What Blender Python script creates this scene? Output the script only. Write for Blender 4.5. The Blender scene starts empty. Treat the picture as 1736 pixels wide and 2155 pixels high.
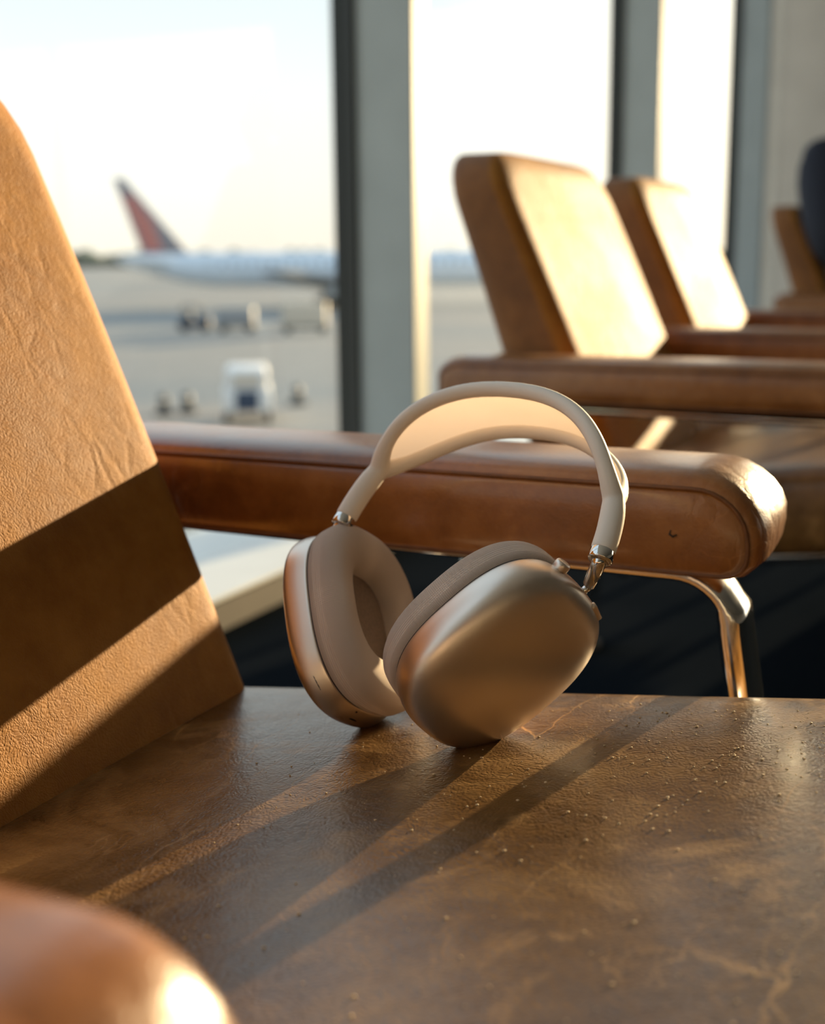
import bpy, bmesh, math, random
import numpy as np
from mathutils import Vector, Matrix

random.seed(4)
rng = np.random.default_rng(4)
scene = bpy.context.scene
col = scene.collection
PI = math.pi

# ------------------------------------------------------------------ camera
CAM_Z = 0.67                       # height of the lens above the lounge floor
FPX = 2700.0
PITCH = math.atan((1077.5 - 532) / FPX)
ROLL = math.radians(0.5)
camd = bpy.data.cameras.new('camera')
cam = bpy.data.objects.new('camera', camd)
col.objects.link(cam)
camd.sensor_fit = 'VERTICAL'
camd.sensor_height = 36.0
camd.lens = FPX / 2155 * 36.0
camd.clip_start = 0.02
camd.clip_end = 6000
_fw = Vector((0, math.cos(PITCH), -math.sin(PITCH)))
_up0 = Vector((0, math.sin(PITCH), math.cos(PITCH)))
_rt0 = Vector((1, 0, 0))
_rt = math.cos(ROLL) * _rt0 - math.sin(ROLL) * _up0
_up = math.cos(ROLL) * _up0 + math.sin(ROLL) * _rt0
cam.matrix_world = Matrix(((_rt.x, _up.x, -_fw.x, 0), (_rt.y, _up.y, -_fw.y, 0),
                           (_rt.z, _up.z, -_fw.z, CAM_Z), (0, 0, 0, 1)))
camd.dof.use_dof = True
camd.dof.focus_distance = 0.625
camd.dof.aperture_fstop = 5.8
camd.dof.aperture_blades = 0
scene.camera = cam

# ------------------------------------------------------------------ sky, sun, exposure
AZ = math.radians(25.0)            # the row of chairs and the window wall run 25 degrees off the view
SUN_AZ = math.radians(25.0 + 12.0)   # clockwise from +Y
SUN_EL = math.radians(7.8)
world = bpy.data.worlds.new('world')
scene.world = world
world.use_nodes = True
wn = world.node_tree.nodes
wl = world.node_tree.links
# hazy evening sky: warm white at the horizon, pale blue higher up, a soft warm brightening towards the sun
_tc = wn.new('ShaderNodeTexCoord')
_sep = wn.new('ShaderNodeSeparateXYZ')
wl.new(_tc.outputs['Generated'], _sep.inputs[0])
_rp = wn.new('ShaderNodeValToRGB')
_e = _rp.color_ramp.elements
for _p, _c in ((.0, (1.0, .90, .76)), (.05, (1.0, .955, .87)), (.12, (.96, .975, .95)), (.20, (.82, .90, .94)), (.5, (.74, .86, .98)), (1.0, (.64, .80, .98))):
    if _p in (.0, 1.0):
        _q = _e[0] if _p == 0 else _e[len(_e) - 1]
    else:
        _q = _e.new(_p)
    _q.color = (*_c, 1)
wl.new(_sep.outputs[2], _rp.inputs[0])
_dot = wn.new('ShaderNodeVectorMath')
_dot.operation = 'DOT_PRODUCT'
wl.new(_tc.outputs['Generated'], _dot.inputs[0])
_dot.inputs[1].default_value = (math.sin(SUN_AZ) * math.cos(SUN_EL), math.cos(SUN_AZ) * math.cos(SUN_EL), math.sin(SUN_EL))
_glow = wn.new('ShaderNodeMapRange')
_glow.interpolation_type = 'SMOOTHSTEP'
_glow.inputs[1].default_value = .80
_glow.inputs[2].default_value = 1.0
_glow.inputs[3].default_value = 0.0
_glow.inputs[4].default_value = 1.0
wl.new(_dot.outputs['Value'], _glow.inputs[0])
_add = wn.new('ShaderNodeMix')
_add.data_type = 'RGBA'
_add.blend_type = 'ADD'
_add.clamp_result = False
wl.new(_glow.outputs[0], _add.inputs[0])
wl.new(_rp.outputs[0], _add.inputs[6])
_add.inputs[7].default_value = (1.6, 1.25, .8, 1)
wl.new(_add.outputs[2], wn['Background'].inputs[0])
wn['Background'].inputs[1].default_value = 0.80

sund = bpy.data.lights.new('sun', 'SUN')
sund.energy = 9.3
sund.color = (1.0, 0.73, 0.42)
sund.angle = math.radians(0.6)
sun = bpy.data.objects.new('sun', sund)
col.objects.link(sun)
sdir = Vector((math.sin(SUN_AZ) * math.cos(SUN_EL), math.cos(SUN_AZ) * math.cos(SUN_EL), math.sin(SUN_EL)))
sun.rotation_euler = sdir.to_track_quat('Z', 'Y').to_euler()
sun.location = sdir * 30

vs = scene.view_settings
vs.view_transform = 'Standard'
vs.look = 'None'
vs.exposure = 0.6
vs.gamma = 1.0
vs.use_curve_mapping = False

# ------------------------------------------------------------------ helpers
FV = Vector((math.cos(AZ), -math.sin(AZ), 0))     # the way the chairs face
PV = Vector((math.sin(AZ), math.cos(AZ), 0))      # along the row, away from the camera


def W(f, p, z=0.0):
    """lounge coordinates (facing, along the row, height above floor) -> world"""
    v = FV * f + PV * p
    return Vector((v.x, v.y, z))


def mesh(name, verts, faces, mat=None, parent=None, smooth=True, loc=None, rotz=None):
    me = bpy.data.meshes.new(name)
    me.from_pydata([tuple(v) for v in verts], [], faces)
    me.validate()
    bm = bmesh.new()
    bm.from_mesh(me)
    bmesh.ops.recalc_face_normals(bm, faces=bm.faces)
    bm.to_mesh(me)
    bm.free()
    if smooth:
        me.polygons.foreach_set('use_smooth', [True] * len(me.polygons))
    o = bpy.data.objects.new(name, me)
    col.objects.link(o)
    if mat:
        me.materials.append(mat)
    if parent:
        o.parent = parent
    if loc is not None:
        o.location = loc
    if rotz is not None:
        o.rotation_euler = (0, 0, rotz)
    return o


def empty(name, loc=(0, 0, 0), rotz=0.0):
    o = bpy.data.objects.new(name, None)
    o.empty_display_size = 0.05
    col.objects.link(o)
    o.location = loc
    o.rotation_euler = (0, 0, rotz)
    return o


def tag(o, label=None, cat=None, group=None, kind=None):
    if label:
        o['label'] = label
    if cat:
        o['category'] = cat
    if group:
        o['group'] = group
    if kind:
        o['kind'] = kind
    return o


def sharp(o, ang=40):
    o.data.polygons.foreach_set('use_smooth', [True] * len(o.data.polygons))
    o.data.set_sharp_from_angle(angle=math.radians(ang))
    return o


def rings(rs, closed_u=True, cap0=True, cap1=True):
    """loft a list of equal-length rings"""
    n = len(rs[0])
    v = [p for r in rs for p in r]
    f = []
    for i in range(len(rs) - 1):
        for j in range(n if closed_u else n - 1):
            k = (j + 1) % n
            f.append((i * n + j, i * n + k, (i + 1) * n + k, (i + 1) * n + j))
    if cap0:
        f.append(tuple(range(n))[::-1])
    if cap1:
        b = (len(rs) - 1) * n
        f.append(tuple(range(b, b + n)))
    return v, f


def merge(*parts):
    v, f = [], []
    for pv, pf in parts:
        b = len(v)
        v += [tuple(x) for x in pv]
        f += [tuple(i + b for i in q) for q in pf]
    return v, f


def box(x0, x1, y0, y1, z0, z1, bev=0.0):
    if bev <= 0:
        v = [(x, y, z) for x in (x0, x1) for y in (y0, y1) for z in (z0, z1)]
        f = [(0, 1, 3, 2), (4, 6, 7, 5), (0, 4, 5, 1), (2, 3, 7, 6), (0, 2, 6, 4), (1, 5, 7, 3)]
        return v, f
    bm = bmesh.new()
    bmesh.ops.create_cube(bm, size=1.0)
    for q in bm.verts:
        q.co = Vector((x0 + (q.co.x + .5) * (x1 - x0), y0 + (q.co.y + .5) * (y1 - y0), z0 + (q.co.z + .5) * (z1 - z0)))
    bmesh.ops.bevel(bm, geom=list(bm.edges), offset=bev, segments=3, profile=.5, affect='EDGES')
    bm.verts.index_update()
    v = [tuple(q.co) for q in bm.verts]
    f = [tuple(q.index for q in fc.verts) for fc in bm.faces]
    bm.free()
    return v, f


def tube(path, rad, seg=10, squash=None, cap=True):
    """sweep a circle (or an ellipse with a fixed side vector) along a path"""
    P = [Vector(p) for p in path]
    n = len(P)
    rad = [rad] * n if not hasattr(rad, '__len__') else rad
    T = [(P[min(i + 1, n - 1)] - P[max(i - 1, 0)]).normalized() for i in range(n)]
    a = T[0].orthogonal().normalized() if squash is None else Vector(squash[0]).normalized()
    rs = []
    for i in range(n):
        if squash is None:
            a = (a - T[i] * a.dot(T[i])).normalized()
            b = T[i].cross(a)
            rs.append([P[i] + (a * math.cos(2 * PI * k / seg) + b * math.sin(2 * PI * k / seg)) * rad[i] for k in range(seg)])
        else:
            s = (a - T[i] * a.dot(T[i])).normalized()
            b = T[i].cross(s)
            ra, rb, ex = squash[1], squash[2], squash[3]
            rb = rb[i] if hasattr(rb, '__len__') else rb
            r = []
            for k in range(seg):
                c, q = math.cos(2 * PI * k / seg), math.sin(2 * PI * k / seg)
                r.append(P[i] + s * ra * math.copysign(abs(c) ** (2 / ex), c) + b * rb * math.copysign(abs(q) ** (2 / ex), q))
            rs.append(r)
    return rings(rs, True, cap, cap)


def rrect(w0, w1, h0, h1, radii, seg=8):
    """rounded rectangle, counter-clockwise from the (w0,h0) corner; radii for the four corners"""
    cs = [(w0, h0, PI), (w1, h0, 1.5 * PI), (w1, h1, 0), (w0, h1, .5 * PI)]
    out = []
    for (x, y, a0), r in zip(cs, radii):
        cx = x + r if x == w0 else x - r
        cy = y + r if y == h0 else y - r
        for k in range(seg + 1):
            a = a0 + .5 * PI * k / seg
            out.append((cx + r * math.cos(a), cy + r * math.sin(a)))
    return out


def resample(loop, n):
    L = [Vector((x, y)) for x, y in loop]
    L.append(L[0])
    d = [0]
    for i in range(len(L) - 1):
        d.append(d[-1] + (L[i + 1] - L[i]).length)
    out = []
    k = 0
    for i in range(n):
        s = d[-1] * i / n
        while d[k + 1] < s:
            k += 1
        t = (s - d[k]) / max(1e-9, d[k + 1] - d[k])
        q = L[k].lerp(L[k + 1], t)
        out.append((q.x, q.y))
    return out


# ------------------------------------------------------------------ materials
class NT:
    def __init__(self, name):
        self.m = bpy.data.materials.new(name)
        self.m.use_nodes = True
        self.n = self.m.node_tree.nodes
        self.l = self.m.node_tree.links
        self.b = self.n['Principled BSDF']

    def node(self, t, **kw):
        q = self.n.new(t)
        for k, v in kw.items():
            if k in q.inputs:
                q.inputs[k].default_value = v
            else:
                setattr(q, k, v)
        return q

    def link(self, a, b):
        self.l.new(a, b)

    def ramp(self, fac, stops):
        r = self.n.new('ShaderNodeValToRGB')
        e = r.color_ramp.elements
        while len(e) < len(stops):
            e.new(0.5)
        for q, (p, c) in zip(e, stops):
            q.position = p
            q.color = (*c, 1) if len(c) == 3 else c
        self.link(fac, r.inputs[0])
        return r.outputs[0]

    def mix(self, fac, a, b, blend='MIX'):
        q = self.n.new('ShaderNodeMix')
        q.data_type = 'RGBA'
        q.blend_type = blend
        for v, s in ((fac, 0), (a, 6), (b, 7)):
            if hasattr(v, 'is_linked') or isinstance(v, bpy.types.NodeSocket):
                self.link(v, q.inputs[s])
            else:
                q.inputs[s].default_value = v if s == 0 else (*v, 1)
        return q.outputs[2]

    def math(self, op, a, b=None, clamp=False):
        q = self.n.new('ShaderNodeMath')
        q.operation = op
        q.use_clamp = clamp
        for v, s in ((a, 0), (b, 1)):
            if v is None:
                continue
            if isinstance(v, bpy.types.NodeSocket):
                self.link(v, q.inputs[s])
            else:
                q.inputs[s].default_value = v
        return q.outputs[0]

    def bump(self, h, dist, strength=1.0, prev=None):
        q = self.n.new('ShaderNodeBump')
        q.inputs['Strength'].default_value = strength
        q.inputs['Distance'].default_value = dist
        self.link(h, q.inputs['Height'])
        if prev is not None:
            self.link(prev, q.inputs['Normal'])
        return q.outputs[0]


def plain(name, colr, rough=.6, metal=0.0, spec=.5, noise=0.0, nscale=20.0):
    t = NT(name)
    t.b.inputs['Roughness'].default_value = rough
    t.b.inputs['Metallic'].default_value = metal
    t.b.inputs['Specular IOR Level'].default_value = spec
    if noise > 0:
        tc = t.node('ShaderNodeTexCoord')
        nz = t.node('ShaderNodeTexNoise', Scale=nscale, Detail=5.0)
        t.link(tc.outputs['Object'], nz.inputs['Vector'])
        a = tuple(c * (1 - noise) for c in colr)
        b = tuple(min(1, c * (1 + noise)) for c in colr)
        t.link(t.ramp(nz.outputs['Fac'], [(.3, a), (.7, b)]), t.b.inputs['Base Color'])
    else:
        t.b.inputs['Base Color'].default_value = (*colr, 1)
    return t.m


def leather(name, c_dark, c_mid, c_light, rough=(.34, .5), grain=520.0, grain_d=.00022, crease=.0003, wear=0.0, coat=0.0, spec=.5, scuff=0.0, lump=.0012):
    t = NT(name)
    tc = t.node('ShaderNodeTexCoord')
    co = tc.outputs['Object']
    big = t.node('ShaderNodeTexNoise', Scale=7.0, Detail=6.0, Roughness=.6)
    med = t.node('ShaderNodeTexNoise', Scale=45.0, Detail=6.0, Roughness=.65)
    for q in (big, med):
        t.link(co, q.inputs['Vector'])
    fac = t.math('ADD', t.math('MULTIPLY', big.outputs['Fac'], .65), t.math('MULTIPLY', med.outputs['Fac'], .35))
    base = t.ramp(fac, [(.39, c_dark), (.5, c_mid), (.61, c_light)])
    # pebbled grain
    warp = t.node('ShaderNodeTexNoise', Scale=60.0, Detail=2.0)
    t.link(co, warp.inputs['Vector'])
    addv = t.node('ShaderNodeVectorMath', operation='MULTIPLY_ADD')
    t.link(warp.outputs['Color'], addv.inputs[0])
    addv.inputs[1].default_value = (.012, .012, .012)
    t.link(co, addv.inputs[2])
    vor = t.node('ShaderNodeTexVoronoi', Scale=grain, feature='F1')
    t.link(addv.outputs[0], vor.inputs['Vector'])
    n1 = t.bump(t.math('SUBTRACT', 1.0, vor.outputs['Distance']), grain_d)
    # long soft creases
    mp = t.node('ShaderNodeMapping')
    mp.inputs['Scale'].default_value = (1, 1, .45)
    mp.inputs['Rotation'].default_value = (.5, .35, .2)
    t.link(addv.outputs[0], mp.inputs['Vector'])
    cr = t.node('ShaderNodeTexVoronoi', Scale=55.0, feature='DISTANCE_TO_EDGE')
    t.link(mp.outputs[0], cr.inputs['Vector'])
    crh = t.math('MULTIPLY', cr.outputs['Distance'], 5.0, True)
    crm = t.node('ShaderNodeTexNoise', Scale=9.0, Detail=3.0)
    t.link(co, crm.inputs['Vector'])
    crw = t.ramp(crm.outputs['Fac'], [(.42, (0, 0, 0)), (.62, (1, 1, 1))])
    n2 = t.bump(t.math('MULTIPLY', crh, crw), crease, 1.0, n1)
    n3 = t.bump(med.outputs['Fac'], lump, .7, n2)
    t.link(n3, t.b.inputs['Normal'])
    if wear > 0 or scuff > 0:
        # pale rubbed scuffs and fine scratches
        s1 = t.node('ShaderNodeTexNoise', Scale=11.0, Detail=8.0, Roughness=.72, Distortion=1.2)
        t.link(co, s1.inputs['Vector'])
        w1 = t.ramp(s1.outputs['Fac'], [(.52, (0, 0, 0)), (.62, (1, 1, 1))])
        mp2 = t.node('ShaderNodeMapping')
        mp2.inputs['Scale'].default_value = (1.0, .16, 1.0)
        mp2.inputs['Rotation'].default_value = (0, 0, .6)
        t.link(addv.outputs[0], mp2.inputs['Vector'])
        sc = t.node('ShaderNodeTexVoronoi', Scale=38.0, feature='DISTANCE_TO_EDGE')
        t.link(mp2.outputs[0], sc.inputs['Vector'])
        w2 = t.ramp(sc.outputs['Distance'], [(.0, (1, 1, 1)), (.02, (0, 0, 0))])
        w2 = t.math('MULTIPLY', w2, t.ramp(crm.outputs['Fac'], [(.5, (0, 0, 0)), (.66, (1, 1, 1))]))
        ww = t.math('ADD', t.math('MULTIPLY', w1, wear), t.math('MULTIPLY', w2, scuff), True)
        base = t.mix(ww, base, tuple(min(1, c * 1.9 + .02) for c in c_light))
        rr = t.ramp(fac, [(.35, (rough[0],) * 3), (.65, (rough[1],) * 3)])
        t.link(t.math('ADD', rr, t.math('MULTIPLY', ww, .18)), t.b.inputs['Roughness'])
    else:
        t.link(t.ramp(fac, [(.35, (rough[0],) * 3), (.65, (rough[1],) * 3)]), t.b.inputs['Roughness'])
    t.link(base, t.b.inputs['Base Color'])
    t.b.inputs['Specular IOR Level'].default_value = spec
    t.b.inputs['Coat Weight'].default_value = coat
    t.b.inputs['Coat Roughness'].default_value = .20
    return t.m


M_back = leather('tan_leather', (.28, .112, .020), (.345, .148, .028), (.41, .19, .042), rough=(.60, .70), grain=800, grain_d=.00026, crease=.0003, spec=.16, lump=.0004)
M_arm = leather('armrest_leather', (.17, .058, .012), (.245, .09, .020), (.33, .135, .036), rough=(.29, .42), grain=620, grain_d=.00012, crease=.0004, wear=.10, scuff=.2, coat=.5, lump=.0005)
M_seat = leather('worn_seat_leather', (.080, .037, .009), (.145, .070, .018), (.235, .125, .036), rough=(.25, .37), grain=560, grain_d=.00022, crease=.00012, wear=.42, scuff=1.0, spec=.55, coat=.35, lump=.0006)
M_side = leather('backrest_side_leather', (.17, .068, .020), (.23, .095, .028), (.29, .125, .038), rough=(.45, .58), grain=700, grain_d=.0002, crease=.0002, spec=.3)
M_welt = plain('leather_welt', (.15, .055, .016), .5, noise=.2, nscale=120)
M_thread = plain('stitch_thread', (.30, .16, .07), .7)
M_chrome = plain('chrome', (.80, .78, .75), .10, 1.0)
M_rail = plain('seat_rail_steel', (.55, .52, .50), .25, 1.0)
M_glide = plain('black_rubber', (.02, .02, .02), .6)


def carpet():
    t = NT('navy_carpet')
    tc = t.node('ShaderNodeTexCoord')
    n = t.node('ShaderNodeTexNoise', Scale=260.0, Detail=3.0)
    b = t.node('ShaderNodeTexNoise', Scale=3.0, Detail=4.0)
    for q in (n, b):
        t.link(tc.outputs['Object'], q.inputs['Vector'])
    c = t.ramp(b.outputs['Fac'], [(.35, (.006, .009, .013)), (.65, (.010, .013, .017))])
    t.link(t.mix(.4, c, t.ramp(n.outputs['Fac'], [(.3, (.004, .005, .008)), (.7, (.018, .022, .026))])), t.b.inputs['Base Color'])
    t.link(t.bump(n.outputs['Fac'], .0006), t.b.inputs['Normal'])
    t.b.inputs['Roughness'].default_value = .95
    t.b.inputs['Specular IOR Level'].default_value = 0.0
    return t.m


M_carpet = carpet()
M_ceiling = plain('ceiling_white', (.80, .78, .74), .8, noise=.04, nscale=4)
M_wall = plain('warm_plaster', (.60, .55, .48), .75, noise=.06, nscale=5)
M_fin = plain('grey_aluminium_cladding', (.35, .40, .41), .55, noise=.05, nscale=8)
M_gasket = plain('dark_gasket', (.008, .013, .013), .5)
M_ledge = plain('pale_sill_paint', (.78, .80, .79), .35, noise=.04, nscale=10)
M_kick = plain('brown_kick_panel', (.09, .075, .06), .6, noise=.1, nscale=10)


def glass():
    t = NT('window_glass')
    t.n.remove(t.b)
    out = t.n['Material Output']
    tr = t.node('ShaderNodeBsdfTransparent')
    tr.inputs['Color'].default_value = (.965, .985, .975, 1)
    gl = t.node('ShaderNodeBsdfGlossy')
    gl.inputs['Roughness'].default_value = .01
    fr = t.node('ShaderNodeFresnel', IOR=1.45)
    mx = t.node('ShaderNodeMixShader')
    t.link(t.math('MULTIPLY', fr.outputs[0], .08), mx.inputs[0])
    t.link(tr.outputs[0], mx.inputs[1])
    t.link(gl.outputs[0], mx.inputs[2])
    t.link(mx.outputs[0], out.inputs['Surface'])
    return t.m


M_glass = glass()

# ------------------------------------------------------------------ the lounge (setting)
RZ = -AZ                                   # local x = facing (f), local y = along the row (p)
F_GLASS, F_IN = -1.45, -1.27
P_END, P_BACK, F_FAR, H_CEIL = 17.0, -7.0, 13.0, 3.9
PIER_P = 8.72


def st(name, vf, mat, smooth=False):
    o = mesh(name, *vf, mat, smooth=smooth, rotz=RZ)
    tag(o, kind='structure')
    return o


st('floor', box(F_GLASS - .2, F_FAR, P_BACK, P_END, -.15, 0), M_carpet)
st('ceiling', box(F_GLASS - .2, F_FAR, P_BACK, P_END, H_CEIL, H_CEIL + .2), M_ceiling)
st('wall_back', box(F_GLASS - .2, F_FAR + .2, P_BACK - .2, P_BACK, 0, H_CEIL), M_wall)
st('wall_right', box(F_FAR, F_FAR + .2, P_BACK, P_END, 0, H_CEIL), M_wall)
# base of the window wall: dark kick face carrying the pale sill
st('baseboard_left', box(F_GLASS - .16, -1.262, P_BACK, PIER_P, 0.0, .064), M_kick)
sill = st('trim_1', box(F_GLASS - .16, -1.245, P_BACK, PIER_P, .064, .072, .002), M_ledge)
FINS = [2.745 + 2.22 * k for k in range(-4, 3)]
for i, p0 in enumerate(FINS):
    fin = st('trim_%d' % (i + 2), box(F_GLASS, F_IN, p0, p0 + .08, .072, H_CEIL, .004), M_fin)
    for q in (p0 - .012, p0 + .08):
        g = mesh('gasket', *box(F_GLASS - .02, F_GLASS + .035, q, q + .012, .072, H_CEIL), M_gasket, fin, smooth=False)
for i in range(len(FINS) + 1):
    a = P_BACK if i == 0 else FINS[i - 1] + .092
    b = PIER_P if i == len(FINS) else FINS[i] - .012
    st('window_%d' % (i + 1), box(F_GLASS - .004, F_GLASS + .004, a, b, .072, H_CEIL), M_glass)
# solid pier where the window wall ends, and solid wall beyond it
st('wall_left', box(F_GLASS - .2, -.55, PIER_P, PIER_P + .5, 0, H_CEIL), M_wall)
st('wall_left_2', box(F_GLASS - .2, F_GLASS, PIER_P + .5, P_END, 0, H_CEIL), M_wall)
# glazed end wall the low sun comes through
for i, f0 in enumerate((-1.45, 1.2, 6.4, 11.2)):
    st('trim_%d' % (i + 20), box(f0, f0 + .08, P_END - .1, P_END + .08, 0, H_CEIL, .004), M_fin)
for i, (a, b) in enumerate(((-1.37, 1.2), (1.28, 6.4), (6.48, 11.2), (11.28, F_FAR))):
    st('window_%d' % (i + 20), box(a, b, P_END - .004, P_END + .004, 0, H_CEIL), M_glass)

# ------------------------------------------------------------------ outside
GZ = CAM_Z - 6.0


def tarmac():
    t = NT('apron_concrete')
    tc = t.node('ShaderNodeTexCoord')
    co = tc.outputs['Object']
    mp = t.node('ShaderNodeMapping')
    mp.inputs['Scale'].default_value = (.02, .09, 1)
    t.link(co, mp.inputs['Vector'])
    n = t.node('ShaderNodeTexNoise', Scale=1.0, Detail=5.0)
    t.link(mp.outputs[0], n.inputs['Vector'])
    n2 = t.node('ShaderNodeTexNoise', Scale=1.2, Detail=6.0)
    t.link(co, n2.inputs['Vector'])
    c = t.ramp(n.outputs['Fac'], [(.4, (.19, .215, .225)), (.55, (.25, .25, .24)), (.68, (.33, .285, .24))])
    t.link(t.mix(.25, c, t.ramp(n2.outputs['Fac'], [(.3, (.12, .13, .135)), (.7, (.28, .28, .275))])), t.b.inputs['Base Color'])
    t.b.inputs['Roughness'].default_value = .8
    t.b.inputs['Specular IOR Level'].default_value = .25
    return t.m


gnd = mesh('ground', *box(-3500, 3500, 4, 4500, GZ - .5, GZ), tarmac(), smooth=False)
tag(gnd, kind='structure')

M_white = plain('aircraft_white', (.62, .70, .78), .35, noise=.02, nscale=.5)
M_blue = plain('tail_navy', (.02, .04, .11), .35)
M_red = plain('tail_red', (.30, .02, .04), .35)
M_darkg = plain('dark_grey_metal', (.05, .055, .06), .5)
M_grey = plain('mid_grey_metal', (.28, .29, .30), .5)
M_win = plain('cabin_window', (.03, .035, .045), .2)
M_tyre = plain('tyre_rubber', (.015, .015, .015), .8)
M_wht2 = plain('vehicle_white', (.75, .74, .72), .4)
M_beige = plain('container_beige', (.58, .50, .40), .5, noise=.05, nscale=2)
M_navyv = plain('vehicle_navy', (.03, .05, .09), .4)


def wheel(x, y, r, w, z0):
    seg = 16
    a = [[(x + r * k * math.cos(2 * PI * i / seg), y + d, z0 + r + r * k * math.sin(2 * PI * i / seg)) for i in range(seg)]
         for d, k in ((-w / 2, .8), (-w / 2 * .8, 1), (w / 2 * .8, 1), (w / 2, .8))]
    return rings(a)


def airliner():
    # tail at the left of the view, nose to the right; local x runs to the nose, z up from the apron
    D = 150.0
    R = 1.95
    zc = 4.25
    root = empty('airliner', ((320 - 868) / FPX * D, D, GZ))
    tag(root, 'white airliner with red and navy tail fin parked across the apron', 'airplane')
    # fuselage
    rs = []
    for x, r, dz in ((-3.2, .12, 1.25), (-2.6, .42, 1.2), (-1, .85, .98), (1.5, 1.3, .62), (5, 1.72, .22), (8, 1.92, .04), (11, R, 0), (38, R, 0),
                     (41, 1.85, -.06), (43.2, 1.5, -.2), (44.7, .95, -.38), (45.5, .35, -.5), (45.7, .05, -.5)):
        rs.append([(x, r * math.cos(2 * PI * k / 28), zc + dz + r * math.sin(2 * PI * k / 28)) for k in range(28)])
    fus = mesh('fuselage', *rings(rs), M_white, root)
    for k in range(26):
        x = 9 + k * 1.12
        mesh('cabin_window', *box(x, x + .26, -R - .01, -R * .955, zc + .42, zc + .8), M_win, fus, smooth=False)
    mesh('cockpit_window', *box(43.1, 44.2, -1.0, 1.0, zc + .3, zc + .85, .1), M_win, fus)
    for x in (7.2, 40):
        mesh('door', *box(x, x + .85, -R - .03, -R * .9, zc - .6, zc + 1.2, .05), M_white, fus)
    # fin: swept plate with a lens section, tip towards the tail
    tip_z, base_z = 14.55, 5.95
    le0, te0, le1, te1 = 5.2, -.2, -2.0, -3.1

    def finv(sec):
        r_ = []
        for s in sec:
            z = base_z + (tip_z - base_z) * s
            le = le0 + (le1 - le0) * s
            te = te0 + (te1 - te0) * s
            th = .28 * (1 - .6 * s)
            c = le - te
            r_.append([(te, 0, z), (te + .45 * c, -th, z), (te + .8 * c, -th * .8, z), (le, 0, z), (te + .8 * c, th * .8, z), (te + .45 * c, th, z)])
        return rings(r_)
    fin = mesh('tail_fin', *finv([-.09, .0, .2, .5, .78, .9, 1.0]), M_blue, root, smooth=False)
    # red field painted on both faces: a thin skin over the rear and upper fin
    for sgn in (-1, 1):
        v, f = [], []
        for i, s in enumerate((.06, .2, .45, .65, .78)):
            z = base_z + (tip_z - base_z) * s
            le = le0 + (le1 - le0) * s
            te = te0 + (te1 - te0) * s
            c = le - te
            th = .28 * (1 - .6 * s)
            a1 = .40 + .36 * min(1, s / .45)
            for a in (.10, .45, min(a1, .94) if a1 > .46 else .5):
                y = th * (a / .45 if a <= .45 else (1 - .2 * (a - .45) / .35 if a <= .8 else .8 * (1 - a) / .2)) + .02
                v.append((te + a * c, sgn * y, z))
        for i in range(4):
            for j in range(2):
                f.append((i * 3 + j, i * 3 + j + 1, i * 3 + j + 4, i * 3 + j + 3))
        mesh('red_tail_panel', v, f, M_red, fin, smooth=False)
    # tailplane, wings, engines
    for sgn in (-1, 1):
        v = [(3.6, sgn * .9, 5.3), (-.2, sgn * .9, 5.3), (-2.3, sgn * 6.4, 5.75), (-1.0, sgn * 6.4, 5.75)]
        v += [(x, y, z - .28 if i < 2 else z - .1) for i, (x, y, z) in enumerate(v)]
        mesh('tailplane', v, [(0, 1, 2, 3), (7, 6, 5, 4), (0, 4, 5, 1), (1, 5, 6, 2), (2, 6, 7, 3), (3, 7, 4, 0)], M_white, root, smooth=False)
        v = [(27, sgn * 1.2, 3.1), (19.5, sgn * 1.2, 3.0), (15.2, sgn * 17, 4.3), (17.2, sgn * 17, 4.35)]
        v += [(x, y, z - (.9 if i < 2 else .2)) for i, (x, y, z) in enumerate(v)]
        wg = mesh('wing', v, [(0, 1, 2, 3), (7, 6, 5, 4), (0, 4, 5, 1), (1, 5, 6, 2), (2, 6, 7, 3), (3, 7, 4, 0)], M_grey, root, smooth=False)
        rr = [[(x, sgn * 6 + r * math.cos(2 * PI * k / 20), 2.0 + r * math.sin(2 * PI * k / 20)) for k in range(20)]
              for x, r in ((21.2, .55), (22.5, .95), (25, 1.2), (27.3, 1.15), (27.6, 1.02), (27.2, .95), (26.4, .3))]
        mesh('engine', *rings(rr), M_white, wg)
        mesh('main_wheel', *merge(wheel(20, sgn * 2.4, .55, .5, 0), wheel(21.3, sgn * 2.4, .55, .5, 0)), M_tyre, root)
        mesh('gear_strut', *tube([(20.6, sgn * 2.4, .5), (20.6, sgn * 2.4, 3.0)], .16), M_grey, root)
    mesh('nose_wheel', *wheel(40.5, 0, .42, .5, 0), M_tyre, root)
    mesh('gear_strut', *tube([(40.5, 0, .4), (40.5, 0, 2.6)], .12), M_grey, root)


airliner()


def on_apron(u, d):
    return ((u - 868) / FPX * d, d, GZ)


def tug(u, d, label, body, rot=0.0, s=1.0):
    root = empty('baggage_tug', on_apron(u, d), rot)
    tag(root, label, 'tug')
    mesh('chassis', *box(-1.3 * s, 1.3 * s, -.65, .65, .28, .85 * s, .06), body, root)
    mesh('hood', *box(.35 * s, 1.25 * s, -.55, .55, .85 * s, 1.15 * s, .06), body, root)
    mesh('seat', *box(-.7 * s, -.2 * s, -.45, .45, .85 * s, 1.4 * s, .05), M_darkg, root)
    mesh('canopy', *box(-1.0 * s, .5 * s, -.65, .65, 1.95 * s, 2.05 * s, .03), M_darkg, root)
    for x in (-.9, .4):
        for y in (-.58, .58):
            mesh('canopy_post', *box(x * s - .04, x * s + .04, y - .04, y + .04, .85 * s, 1.95 * s), M_darkg, root, smooth=False)
    for x in (-.85, .85):
        for y in (-.6, .6):
            mesh('wheel', *wheel(x * s, y, .3, .22, 0), M_tyre, root)


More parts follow.
